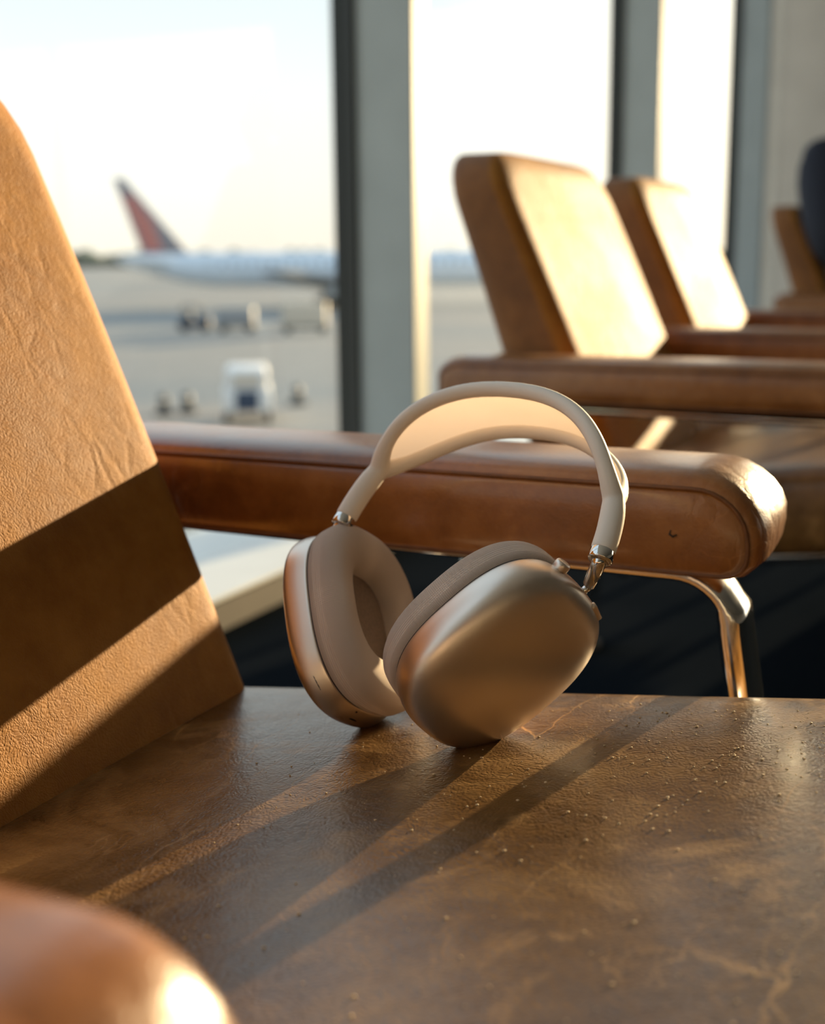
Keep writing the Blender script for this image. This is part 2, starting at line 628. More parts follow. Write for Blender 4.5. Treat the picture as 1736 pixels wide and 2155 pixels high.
def container_cart(u, d, label, box_mat, w=3.0, h=1.75):
    root = empty('container_cart', on_apron(u, d))
    tag(root, label, 'cart', 'carts behind the baggage tug')
    mesh('bed', *box(-w / 2, w / 2, -.8, .8, .42, .58), M_darkg, root, smooth=False)
    mesh('container', *box(-w / 2 + .1, w / 2 - .1, -.75, .75, .58, .58 + h, .05), box_mat, root)
    mesh('tow_bar', *box(-w / 2 - .7, -w / 2, -.05, .05, .42, .5), M_darkg, root, smooth=False)
    for x in (-w / 2 + .45, w / 2 - .45):
        for y in (-.65, .65):
            mesh('wheel', *wheel(x, y, .24, .18, 0), M_tyre, root)


tug(418, 104, 'dark baggage tug standing in front of the container carts', M_navyv)
container_cart(505, 102, 'low grey-brown container cart directly behind the dark tug', M_grey, 3.0, 1.3)
container_cart(648, 100, 'pale beige container cart nearest the window column', M_beige, 3.6, 1.75)


def ground_unit(u, d):
    root = empty('service_truck', on_apron(u, d), .12)
    tag(root, 'small white service truck with dark rear opening close to the terminal', 'truck')
    mesh('cab', *box(-.85, .85, -1.2, 1.6, .45, 1.25, .08), M_wht2, root)
    mesh('rear_opening', *box(-.42, .42, -1.23, -.9, .5, 1.22, .02), M_navyv, root)
    mesh('roof', *box(-.75, .75, -1.15, 1.2, 1.25, 2.0, .16), M_wht2, root)
    mesh('rear_window', *box(-.5, .5, -1.17, -1.0, 1.4, 1.8, .04), M_beige, root)
    for x in (-.75, .75):
        for y in (-.8, 1.1):
            w_ = wheel(0, 0, .33, .2, 0)
            mesh('wheel', [(x + b, y + a, c) for a, b, c in w_[0]], w_[1], M_tyre, root)


ground_unit(522, 47)

# boarding barrier posts and a chock trolley nearer the building
for i, (u, d) in enumerate(((345, 49), (395, 49.5), (628, 52))):
    root = empty('traffic_bollard', on_apron(u, d))
    tag(root, ('dark bollard furthest left beside the tan chair back', 'dark bollard just left of the white service truck', 'dark bollard right of the white service truck')[i], 'bollard', 'bollards on the apron')
    mesh('post', *tube([(0, 0, 0), (0, 0, .75), (0, 0, .8)], [.22, .18, .1], 12), M_darkg, root)
    mesh('base', *tube([(0, 0, 0), (0, 0, .12)], [.4, .36], 12), M_tyre, root)
    mesh('band', *tube([(0, 0, .5), (0, 0, .6)], .195, 12), M_beige, root)


def treeline():
    m = plain('distant_foliage', (.10, .12, .085), .9, noise=.3, nscale=.05)
    v, f = [], []
    for k in range(420):
        x = -1100 + 2200 * (k / 419) + random.uniform(-3, 3)
        y = 690 + random.uniform(-18, 18)
        r = random.uniform(4.5, 7)
        bm = bmesh.new()
        bmesh.ops.create_icosphere(bm, subdivisions=1, radius=r)
        b = len(v)
        for q in bm.verts:
            v.append((x + q.co.x * 1.3 * random.uniform(.8, 1.2), y + q.co.y, GZ + 3.2 + q.co.z * .85 * random.uniform(.8, 1.15)))
        bm.verts.index_update()
        f += [tuple(q.index + b for q in fc.verts) for fc in bm.faces]
        bm.free()
    o = mesh('tree_line', v, f, m)
    tag(o, 'hazy grey-green tree line along the horizon beyond the apron', 'trees', kind='stuff')


treeline()

# ------------------------------------------------------------------ lounge armchair
# chair frame: x = facing, y = along the row, origin on the floor at f=-0.30, row centre p=0.4425
F0, P0 = -.30, .4425
ZC = CAM_Z


def seat_z(f, y):
    """height of the cushion plane in floor coordinates"""
    return ZC - .25048 + .12 * (f + .24243) + .0030 * (1 - abs(y / .25) ** 4)


def make_seat():
    f_lo, f_hi, hw = -.50, .115, .2505
    n = 120
    base = resample(rrect(f_lo, f_hi, -hw, hw, (.03, .05, .05, .03), 10), n)
    fc, yc = (f_lo + f_hi) / 2, 0.0
    L, Hh = (f_hi - f_lo) / 2, hw

    def inset(d):
        return [(fc + (x - fc) * (L - d) / L, yc + (y - yc) * (Hh - d) / Hh) for x, y in base]
    rs = []
    T = .105
    for d, dz in ((.02, -T), (.006, -T + .004), (.0015, -T + .014), (.0, -T + .03), (-.002, -.05), (0.0, -.036)):
        rs.append([(x, y, seat_z(x, 0) - .003 + dz) for x, y in inset(d)])
    rr = .034
    for k in range(1, 9):
        a = .5 * PI * k / 8
        rs.append([(x, y, seat_z(x, y) - rr * .82 * (1 - math.sin(a))) for x, y in inset(rr * (1 - math.cos(a)))])
    for k in range(1, 22):
        s = 1 - k / 21.5
        rs.append([(fc + (x - fc) * s, yc + (y - yc) * s, seat_z(fc + (x - fc) * s, (y - yc) * s)) for x, y in inset(rr)])
    v, f = rings(rs)
    return [(x - F0, y, z) for x, y, z in v], f


def back_front_f(z):
    dz = z - ZC + .27
    return -.425 - .438 * dz + .09 * dz * (.37 - dz)


def make_back():
    hw = .2310
    # face coordinates: y across, t up the lean; thickness measured along facing
    t0, t1 = .30, .784
    n = 128
    base = resample(rrect(-hw, hw, t0, t1, (.02, .02, .045, .045), 12), n)
    tc_ = (t0 + t1) / 2
    H = (t1 - t0) / 2

    def ins(d):
        return [(y * (hw - d) / hw, tc_ + (t - tc_) * (H - d) / H) for y, t in base]

    def thick(t):
        return .128 - .05 * (t - t0) / (t1 - t0)
    rs = []

    def ring(d, dep, puff=0.0, scale=1.0):
        out = []
        for y, t in ins(d):
            y, t = y * scale, tc_ + (t - tc_) * scale
            w = thick(t)
            out.append((back_front_f(t) - dep * w + puff * (1 - abs(y / hw) ** 2.5) * (1 - abs((t - tc_) / H) ** 4), y, t))
        return out
    r = .028
    for k in range(10):
        rs.append(ring(r, 1.0, 0, (k + .5) / 10))
    for k in range(0, 7):
        a = .5 * PI * k / 6
        rs.append(ring(r * (1 - math.sin(a)), 1 - .26 * (1 - math.cos(a))))
    rs.append(ring(0, .5))
    r = .024
    for k in range(0, 9):
        a = .5 * PI * k / 8
        rs.append(ring(r * (1 - math.cos(a)), .22 * (1 - math.sin(a))))
    for k in range(1, 20):
        rs.append(ring(r, 0, .002 * min(1, k / 8), 1 - k / 19.5))
    v, f = rings(rs)
    # fuller top roll
    v = [(x - F0, y, z + (.012 if z > t1 - .06 else 0) * (1 - abs(y / hw) ** 6) * max(0, (z - (t1 - .06)) / .06)) for x, y, z in v]
    return v, f


ARM_W = .092
A_LO, A_HI = -.615, -.124
A_ZB, A_ZT = ZC - .1785, ZC - .1305


def arm_loop(e, n=140, inset=0.0):
    """side outline in (f, z), pushed out by e at the top and front"""
    base = resample(rrect(A_LO + inset, A_HI - inset, A_ZB + inset, A_ZT - inset, (.01, .012, .030, .022), 10), n)
    out = []
    for i in range(n):
        a, b = base[i - 1], base[(i + 1) % n]
        t = Vector((b[0] - a[0], b[1] - a[1])).normalized()
        nx, nz = t.y, -t.x
        w = max(0, nz) + max(0, nx) * .9 + max(0, -nx) * .5
        w = min(1, w)
        x, z = base[i]
        out.append((x + nx * e * w, z + nz * e * w))
    return out


def lift(z, y, inner, outer):
    """the underside rises a little towards the outer side"""
    q = min(1, max(0, (y - inner) / (outer - inner)))
    return z + .009 * q * min(1, max(0, (A_ZT - z) / (A_ZT - A_ZB)))


def make_arm(y0, y1, inner, outer):
    """box-pillow armrest between y0 and y1"""
    rs = []
    cf, cz = (A_LO + A_HI) / 2, (A_ZB + A_ZT) / 2
    for k in range(1, 7):        # side panel, slightly puffed
        s = k / 6.0
        rs.append([(cf + (x - cf) * (.914 + .086 * s), y0 - .004 * (1 - s ** 3), cz + (z - cz) * (.12 + .88 * s)) for x, z in arm_loop(0)])
    m = 14
    for k in range(m + 1):
        q = k / m
        e = .0098 * max(0.0, 1 - abs(2 * q - 1) ** 2.6) + (0.0012 if 0 < k < m else 0)
        rs.append([(x, y0 + (y1 - y0) * (.5 - .5 * math.cos(PI * q)), z) for x, z in arm_loop(e)])
    for k in range(6, 0, -1):
        s = k / 6.0
        rs.append([(cf + (x - cf) * (.914 + .086 * s), y1 + .004 * (1 - s ** 3), cz + (z - cz) * (.12 + .88 * s)) for x, z in arm_loop(0)])
    v, f = rings(rs)
    return [(x - F0, y, lift(z, y, inner, outer)) for x, y, z in v], f


def make_welt(y, inner, outer):
    lp = arm_loop(.0006, 180)
    path = [(x - F0, y, lift(z, y, inner, outer)) for x, z in lp]
    path.append(path[0])
    return tube(path, .0013, 6, cap=False)


def make_stitches(y, sgn):
    """short thread runs along the top strip, a few millimetres in from the welt"""
    lp = arm_loop(.0046, 300)
    parts = []
    for i in range(0, 299, 2):
        a, b = lp[i], lp[i + 1]
        if a[1] < A_ZB + .004 and b[1] < A_ZB + .004:
            continue
        parts.append(tube([(a[0] - F0, y + sgn * .0048, a[1]), (b[0] - F0, y + sgn * .0048, b[1])], .0005, 4))
    return merge(*parts)


def make_frame(y):
    """bent bar: rear foot, up, under the armrest, bend, front foot"""
    zt = A_ZB - .0058
    r = .032
    path = []
    xr, xf = -.575, -.1270
    for z in np.linspace(.012, zt - r, 8):
        path.append((xr - .05 * (1 - z / zt), y, z))
    for k in range(1, 9):
        a = PI - .5 * PI * k / 8
        path.append((xr + r + r * math.cos(a), y, zt - r + r * math.sin(a)))
    for x in np.linspace(xr + r, xf - r - .01, 6)[1:]:
        path.append((x, y, zt))
    for k in range(1, 11):
        a = .5 * PI - .5 * PI * k / 10
        path.append((xf - r - .01 + (r + .002) * math.cos(a), y, zt - r + r * math.sin(a)))
    zz = zt - r
    for z in np.linspace(zz, .012, 10)[1:]:
        path.append((xf - .008 + .075 * (zz - z) / zz, y, z))
    path = [(x - F0, b, c) for x, b, c in path]
    rb = [.0094 if c < zt - .02 else .0066 for _, b, c in path]
    path = [(x, b, c + (.0035 * (1 - (x + F0 - xr) / (xf - xr)) if c > zt - .004 else 0)) for x, b, c in path]
    return tube(path, .01, 20, squash=((0, 1, 0), .021, rb, 2.6))


def make_rail(y):
    return tube([(-.46 - F0, y, ZC - .353 + .12 * -.26), (-.155 - F0, y, ZC - .353 + .12 * .05), (.06 - F0, y, ZC - .353 + .12 * .26)], .01, 14, squash=((0, 1, 0), .014, .010, 3.0))


_cache = {}


def part(key, fn, name, mat, parent, smooth=True):
    if key not in _cache:
        o = mesh(name, *fn(), mat, parent, smooth)
        _cache[key] = o.data
        return o
    o = bpy.data.objects.new(name, _cache[key])
    col.objects.link(o)
    o.parent = parent
    return o


IN = .2575            # half the clear width between the armrests


def armchair(p_off, label, arms=(-1, 1), detail=True):
    root = empty('lounge_armchair', W(F0, P0 + p_off, 0), RZ)
    tag(root, label, 'armchair', 'tan leather armchairs in a row along the window')
    part('seat', make_seat, 'seat_cushion', M_seat, root)
    bk = part('back', make_back, 'backrest', M_back, root)
    if len(bk.data.materials) < 2:          # darker brown tone round the sides and rear
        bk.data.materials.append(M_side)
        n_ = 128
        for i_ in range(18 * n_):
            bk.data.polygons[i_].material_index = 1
    for s in arms:
        y0, y1 = (IN, IN + ARM_W) if s > 0 else (-IN - ARM_W, -IN)
        a = part(('arm', s), lambda: make_arm(y0, y1, s * IN, s * (IN + ARM_W)), 'armrest', M_arm, root)
        part(('welt', s), lambda: make_welt(y0, s * IN, s * (IN + ARM_W)), 'piping', M_welt, a)
        part(('welt2', s), lambda: make_welt(y1, s * IN, s * (IN + ARM_W)), 'piping', M_welt, a)
        if detail:
            q = part(('st', s), lambda: merge(make_stitches(y0, 1), make_stitches(y1, -1)), 'stitching', M_thread, a)
            q['kind'] = 'stuff'
        fr = part(('frame', s), lambda: make_frame((y0 + y1) / 2 - s * .008), 'frame_leg', M_chrome, root)
        part(('rail', s), lambda: make_rail(s * .215), 'seat_rail', M_rail, root)
        part(('cross', s), lambda: tube([((-.40 if s < 0 else -.02) - F0, -IN - .04, ZC - .37 + (.0 if s < 0 else .03)),
                                         ((-.40 if s < 0 else -.02) - F0, IN + .04, ZC - .37 + (.0 if s < 0 else .03))], .011, 12), 'crossbar', M_chrome, root)
        for x in (-.625, -.0725):
            part(('glide', s, x), lambda: box(x - F0 - .02, x - F0 + .02, (y0 + y1) / 2 - s * .008 - .022, (y0 + y1) / 2 - s * .008 + .022, .0, .014, .004), 'foot_glide', M_glide, root)
    return root


chair0 = armchair(0.0, 'tan leather armchair in the foreground with headphones on its seat')
mesh('scuff_mark', *tube([(-.1655 - F0, IN - .0042, ZC - .1530), (-.1660 - F0, IN - .0044, ZC - .1556), (-.1640 - F0, IN - .0044, ZC - .1568), (-.1618 - F0, IN - .0043, ZC - .1556)], [.0003, .0006, .0006, .0004], 6),
     plain('scuff_ink', (.02, .015, .012), .7), [c for c in chair0.children if c.name.startswith('armrest')][1])
armchair(1.305, 'tan leather armchair with brightly sunlit back, first one beyond the empty gap', detail=False)
armchair(1.955, 'tan leather armchair with sunlit back, second one beyond the empty gap', arms=(1,), detail=False)
armchair(3.645, 'tan leather armchair furthest away, with the person in navy sitting in it', detail=False)

# ------------------------------------------------------------------ person in the furthest chair
def skinned(name, joints, bones, mat, parent, levels=2):
    names = list(joints)
    me = bpy.data.meshes.new(name)
    me.from_pydata([joints[k][0] for k in names], [(names.index(a), names.index(b)) for a, b in bones], [])
    o = bpy.data.objects.new(name, me)
    col.objects.link(o)
    o.parent = parent
    sk = o.modifiers.new('skin', 'SKIN')
    sk.use_smooth_shade = True
    for i, k in enumerate(names):
        r = joints[k][1]
        me.skin_vertices[0].data[i].radius = r if isinstance(r, tuple) else (r, r)
        me.skin_vertices[0].data[i].use_root = (i == 0)
    sb = o.modifiers.new('round', 'SUBSURF')
    sb.levels = sb.render_levels = levels
    me.materials.append(mat)
    return o


def person(p_off):
    m_skin = plain('skin', (.52, .33, .24), .5, noise=.05, nscale=30)
    m_navy = plain('navy_jacket_cloth', (.004, .007, .020), .8, noise=.15, nscale=60)
    m_pant = plain('dark_trouser_cloth', (.015, .016, .02), .85, noise=.15, nscale=80)
    m_hair = plain('dark_hair', (.02, .013, .009), .6, noise=.2, nscale=120)
    m_shoe = plain('dark_shoe_leather', (.02, .015, .012), .4)
    root = empty('person', W(F0, P0 + p_off - .06, 0), RZ)
    tag(root, 'seated person in a navy jacket at the right edge of the photo', 'person')
    J = {'pelvis': ((-.06, 0, .525), (.12, .09)), 'waist': ((-.11, 0, .66), (.115, .085)), 'chest': ((-.185, 0, .83), (.125, .10)),
         'neck0': ((-.185, 0, .965), .055), 'neck1': ((-.165, 0, 1.02), .05), 'jaw': ((-.105, .04, 1.075), (.058, .062)),
         'head': ((-.12, .05, 1.145), (.076, .090)), 'crown': ((-.13, .055, 1.215), (.055, .066))}
    B = [('pelvis', 'waist'), ('waist', 'chest'), ('chest', 'neck0'), ('neck0', 'neck1'), ('neck1', 'jaw'), ('jaw', 'head'), ('head', 'crown')]
    jk = {'hem': ((-.045, 0, .50), (.155, .115)), 'waist': ((-.105, 0, .66), (.145, .105)), 'chest': ((-.185, 0, .83), (.16, .12)), 'collar': ((-.185, 0, .955), (.085, .075))}
    jb = [('hem', 'waist'), ('waist', 'chest'), ('chest', 'collar')]
    tr = {'hips': ((-.05, 0, .53), (.15, .10))}
    tb = []
    for s, n in ((-1, 'r'), (1, 'l')):
        J.update({n + 'sh': ((-.215, s * .17, .905), .055), n + 'el': ((-.170, s * .295, .668), .042), n + 'wr': ((.13, s * .13, .615), .028),
                  n + 'pa': ((.185, s * .095, .612), (.036, .018)), n + 'hip': ((-.02, s * .09, .52), .085), n + 'kn': ((.42, s * .11, .49), .058),
                  n + 'an': ((.44, s * .11, .10), .040), n + 'toe': ((.60, s * .12, .035), (.042, .028))})
        B += [('chest', n + 'sh'), (n + 'sh', n + 'el'), (n + 'el', n + 'wr'), (n + 'wr', n + 'pa'), ('pelvis', n + 'hip'), (n + 'hip', n + 'kn'), (n + 'kn', n + 'an'), (n + 'an', n + 'toe')]
        for q, (dx, dy, ln) in enumerate(((.028, -.028, .052), (.034, -.010, .062), (.034, .008, .060), (.030, .026, .048))):
            a, b, c = n + 'f%da' % q, n + 'f%db' % q, n + 'f%dc' % q
            J[a] = ((.185 + dx, s * (.095 + dy), .610), .0095)
            J[b] = ((.185 + dx + ln * .55, s * (.095 + dy * 1.1), .600), .0085)
            J[c] = ((.185 + dx + ln, s * (.095 + dy * 1.15), .578), .007)
            B += [(n + 'pa', a), (a, b), (b, c)]
        J[n + 'ta'] = ((.175, s * .055, .606), .011)
        J[n + 'tb'] = ((.205, s * .040, .598), .009)
        B += [(n + 'pa', n + 'ta'), (n + 'ta', n + 'tb')]
        jk.update({n + 'sh': ((-.215, s * .195, .905), .086), n + 'el': ((-.170, s * .300, .672), .076), n + 'cu': ((.105, s * .15, .622), .046)})
        jb += [('chest', n + 'sh'), (n + 'sh', n + 'el'), (n + 'el', n + 'cu')]
        tr.update({n + 'th': ((.02, s * .095, .525), .098), n + 'kn': ((.43, s * .11, .495), .076), n + 'sn': ((.455, s * .11, .30), .064), n + 'an': ((.445, s * .11, .12), .056)})
        tb += [('hips', n + 'th'), (n + 'th', n + 'kn'), (n + 'kn', n + 'sn'), (n + 'sn', n + 'an')]
        skinned('shoe', {'heel': ((.415, s * .11, .05), (.045, .045)), 'ball': ((.53, s * .115, .04), (.05, .036)), 'tip': ((.64, s * .12, .032), (.038, .026))},
                [('heel', 'ball'), ('ball', 'tip')], m_shoe, root)
    skinned('body', J, B, m_skin, root)
    skinned('jacket', jk, jb, m_navy, root)
    skinned('trousers', tr, tb, m_pant, root)

    def blob(name, c, r, mat, par):
        bm = bmesh.new()
        bmesh.ops.create_icosphere(bm, subdivisions=3, radius=1.0)
        v = [(c[0] + q.co.x * r[0], c[1] + q.co.y * r[1], c[2] + q.co.z * r[2]) for q in bm.verts]
        bm.verts.index_update()
        f = [tuple(q.index for q in fc.verts) for fc in bm.faces]
        bm.free()
        return mesh(name, v, f, mat, par)
    blob('hair', (-.147, .053, 1.185), (.094, .084, .086), m_hair, root)
    blob('nose', (-.033, .05, 1.125), (.016, .013, .022), m_skin, root)
    blob('mouth', (-.042, .045, 1.083), (.010, .024, .006), plain('lips', (.42, .2, .17), .5), root)
    for s in (-1, 1):
        blob('ear', (-.125, .05 + s * .079, 1.135), (.018, .010, .030), m_skin, root)
        blob('eye', (-.046, .05 + s * .032, 1.146), (.010, .013, .008), plain('eye_white', (.6, .58, .55), .2), root)


person(3.645)

# ------------------------------------------------------------------ headphones
G = 1.012 * 1.07         # scale of the fitted band; the cups were fitted at 1.07


def rot3(rx, ry, rz):
    cx, sx, cy, sy, cz, sz = math.cos(rx), math.sin(rx), math.cos(ry), math.sin(ry), math.cos(rz), math.sin(rz)
    Rx = np.array([[1, 0, 0], [0, cx, -sx], [0, sx, cx]])
    Ry = np.array([[cy, 0, sy], [0, 1, 0], [-sy, 0, cy]])
    Rz = np.array([[cz, -sz, 0], [sz, cz, 0], [0, 0, 1]])
    return Rz @ Rx @ Ry


BAND = (-0.740972, 0.0012409, -0.6755908, 0.0221136, 0.6038828, -0.1392038, 0.076105, 0.081404, 2.29309, 0.0179055, 1.150824, 1.5271894)
CUP_R = (0.0387645, 0.6135731, -0.1923184, -0.7298923, 0.517299, -0.7535619, 0.045196, 0.0525601, 0.0270237)
CUP_L = (-0.0336478, 0.681311, -0.2007383, -0.5111837, -0.5715957, -0.7053108, 0.041458, 0.0550214, 0.0227413)
HP_O = np.array([.012, .655, ZC - .25])


def to_hp(P):
    """camera-centred fit coordinates -> coordinates of the headphones' own origin"""
    return np.asarray(P) + np.array([0, 0, ZC]) - HP_O


def metal_shell():
    t = NT('anodised_aluminium')
    tc = t.node('ShaderNodeTexCoord')
    n = t.node('ShaderNodeTexNoise', Scale=4000.0, Detail=2.0)
    t.link(tc.outputs['Object'], n.inputs['Vector'])
    t.b.inputs['Base Color'].default_value = (.78, .68, .59, 1)
    t.b.inputs['Metallic'].default_value = 1.0
    t.b.inputs['Roughness'].default_value = .38
    t.link(t.bump(n.outputs['Fac'], .00003, .5), t.b.inputs['Normal'])
    return t.m


def knit(name, c, cell_u, cell_v, trans=0.0, diag=True, depth=.00045):
    t = NT(name)
    uv = t.node('ShaderNodeTexCoord')
    sp = t.node('ShaderNodeSeparateXYZ')
    t.link(uv.outputs['UV'], sp.inputs[0])
    u = t.math('MULTIPLY', sp.outputs[0], cell_u)
    v = t.math('MULTIPLY', sp.outputs[1], cell_v)
    a = t.math('SINE', t.math('MULTIPLY', t.math('ADD', u, v) if diag else u, 2 * PI))
    b = t.math('SINE', t.math('MULTIPLY', t.math('SUBTRACT', u, v) if diag else v, 2 * PI))
    h = t.math('ADD', t.math('MULTIPLY', t.math('MULTIPLY', a, b), .5), .5)
    t.link(t.mix(h, tuple(x * .78 for x in c), tuple(min(1, x * 1.15) for x in c)), t.b.inputs['Base Color'])
    t.link(t.bump(h, depth), t.b.inputs['Normal'])
    t.b.inputs['Roughness'].default_value = .85
    t.b.inputs['Specular IOR Level'].default_value = .2
    t.b.inputs['Sheen Weight'].default_value = .15
    if trans > 0:
        out = t.n['Material Output']
        tl = t.node('ShaderNodeBsdfTranslucent')
        tl.inputs['Color'].default_value = (*[min(1, x * q) for x, q in zip(c, (1.0, 1.0, 1.08))], 1)
        tp = t.node('ShaderNodeBsdfTransparent')
        mx = t.node('ShaderNodeMixShader')
        mx.inputs[0].default_value = trans
        t.link(t.b.outputs[0], mx.inputs[1])
        t.link(tl.outputs[0], mx.inputs[2])
        m2 = t.node('ShaderNodeMixShader')
        hole = t.math('LESS_THAN', h, .12)
        t.link(t.math('MULTIPLY', hole, .5), m2.inputs[0])
        t.link(mx.outputs[0], m2.inputs[1])
        t.link(tp.outputs[0], m2.inputs[2])
        t.link(m2.outputs[0], out.inputs['Surface'])
    return t.m


M_shell = metal_shell()
M_cush = knit('knit_cushion', (.84, .70, .60), 150, 66)
M_canopy = knit('knit_canopy', (.84, .75, .64), 60, 26, trans=.6, depth=.0003)
M_band = plain('cream_soft_touch', (.88, .81, .72), .5, spec=.35)
M_inner = plain('inner_ear_fabric', (.22, .16, .125), .9, noise=.15, nscale=600)
M_gap = plain('dark_seam', (.012, .010, .016), .6)
M_steel = plain('polished_steel', (.72, .70, .68), .08, 1.0)

hp = empty('headphones', HP_O)
tag(hp, 'cream over-ear headphones with champagne metal cups leaning on the leather seat', 'headphones')


def add_uv(o, uvs):
    """uvs: one (u, v) for every vertex"""
    me = o.data
    lay = me.uv_layers.new(name='UVMap')
    for lp in me.loops:
        lay.data[lp.index].uv = uvs[lp.vertex_index]


# --- band
_bR = rot3(*BAND[:3])
_bT = np.array(BAND[3:6])
_a, _b, _n, _w, _ths, _thm = BAND[6:]


def band_pt(th, v=0.0, drop=0.0):
    s, c = math.sin(th), math.cos(th)
    x = (_a - drop) * math.copysign(abs(s) ** (2 / _n), s)
    z = (_b - drop) * math.copysign(abs(c) ** (2 / _n), c)
    u = max(0.0, 1 - abs(th / (_ths * 1.0)) ** 4.5)
    y = v * _w * u ** .85
    return to_hp((_bR @ np.array([x, y, z]) + _bT) * G)


def band_rad(th):
    q = min(1, max(0, (abs(th) - _ths * .82) / (_ths * .3)))
    q = q * q * (3 - 2 * q)
    return (.0041 + (.0060 - .0041) * q) * G


NB = 160
ths = [-_thm + 2 * _thm * i / NB for i in range(NB + 1)]
ths = [t for t in ths if t < _thm * .985]          # the near arm shows a little more of its steel rod
pa = [band_pt(t, -1) for t in ths]
pb = [band_pt(t, 1) for t in ths if abs(t) < _ths * 1.12]
bv, bf = merge(tube(pa, [band_rad(t) for t in ths], 14), tube(pb, [band_rad(t) * (1 if abs(t) < _ths * .97 else .96) for t in ths if abs(t) < _ths * 1.12], 14))
band = mesh('headband_frame', bv, bf, M_band, hp)
rm = band.modifiers.new('merge', 'REMESH')
rm.mode = 'VOXEL'
rm.voxel_size = .0008
rm.use_smooth_shade = True
sm = band.modifiers.new('soften', 'SMOOTH')
sm.factor = .5
sm.iterations = 22

# canopy
cu, cv = 90, 14
V, UV = [], []
for i in range(cu + 1):
    th = (-1 + 2 * i / cu) * _ths * .985
    for j in range(cv + 1):
        v = -1 + 2 * j / cv
        V.append(band_pt(th, v, -.0026 + .0022 * (1 - v * v) * max(0, 1 - abs(th / _ths) ** 4)))
        UV.append((i / cu * 2.2, j / cv))
Fc = [(i * (cv + 1) + j, (i + 1) * (cv + 1) + j, (i + 1) * (cv + 1) + j + 1, i * (cv + 1) + j + 1) for i in range(cu) for j in range(cv)]
cano = mesh('mesh_canopy', V, Fc, M_canopy, hp)
add_uv(cano, UV)
so = cano.modifiers.new('thickness', 'SOLIDIFY')
so.thickness = .0009
cano['label'] = 'translucent cream knit mesh'


# --- ear cups
def sgnpow(c, e):
    return math.copysign(abs(c) ** e, c)


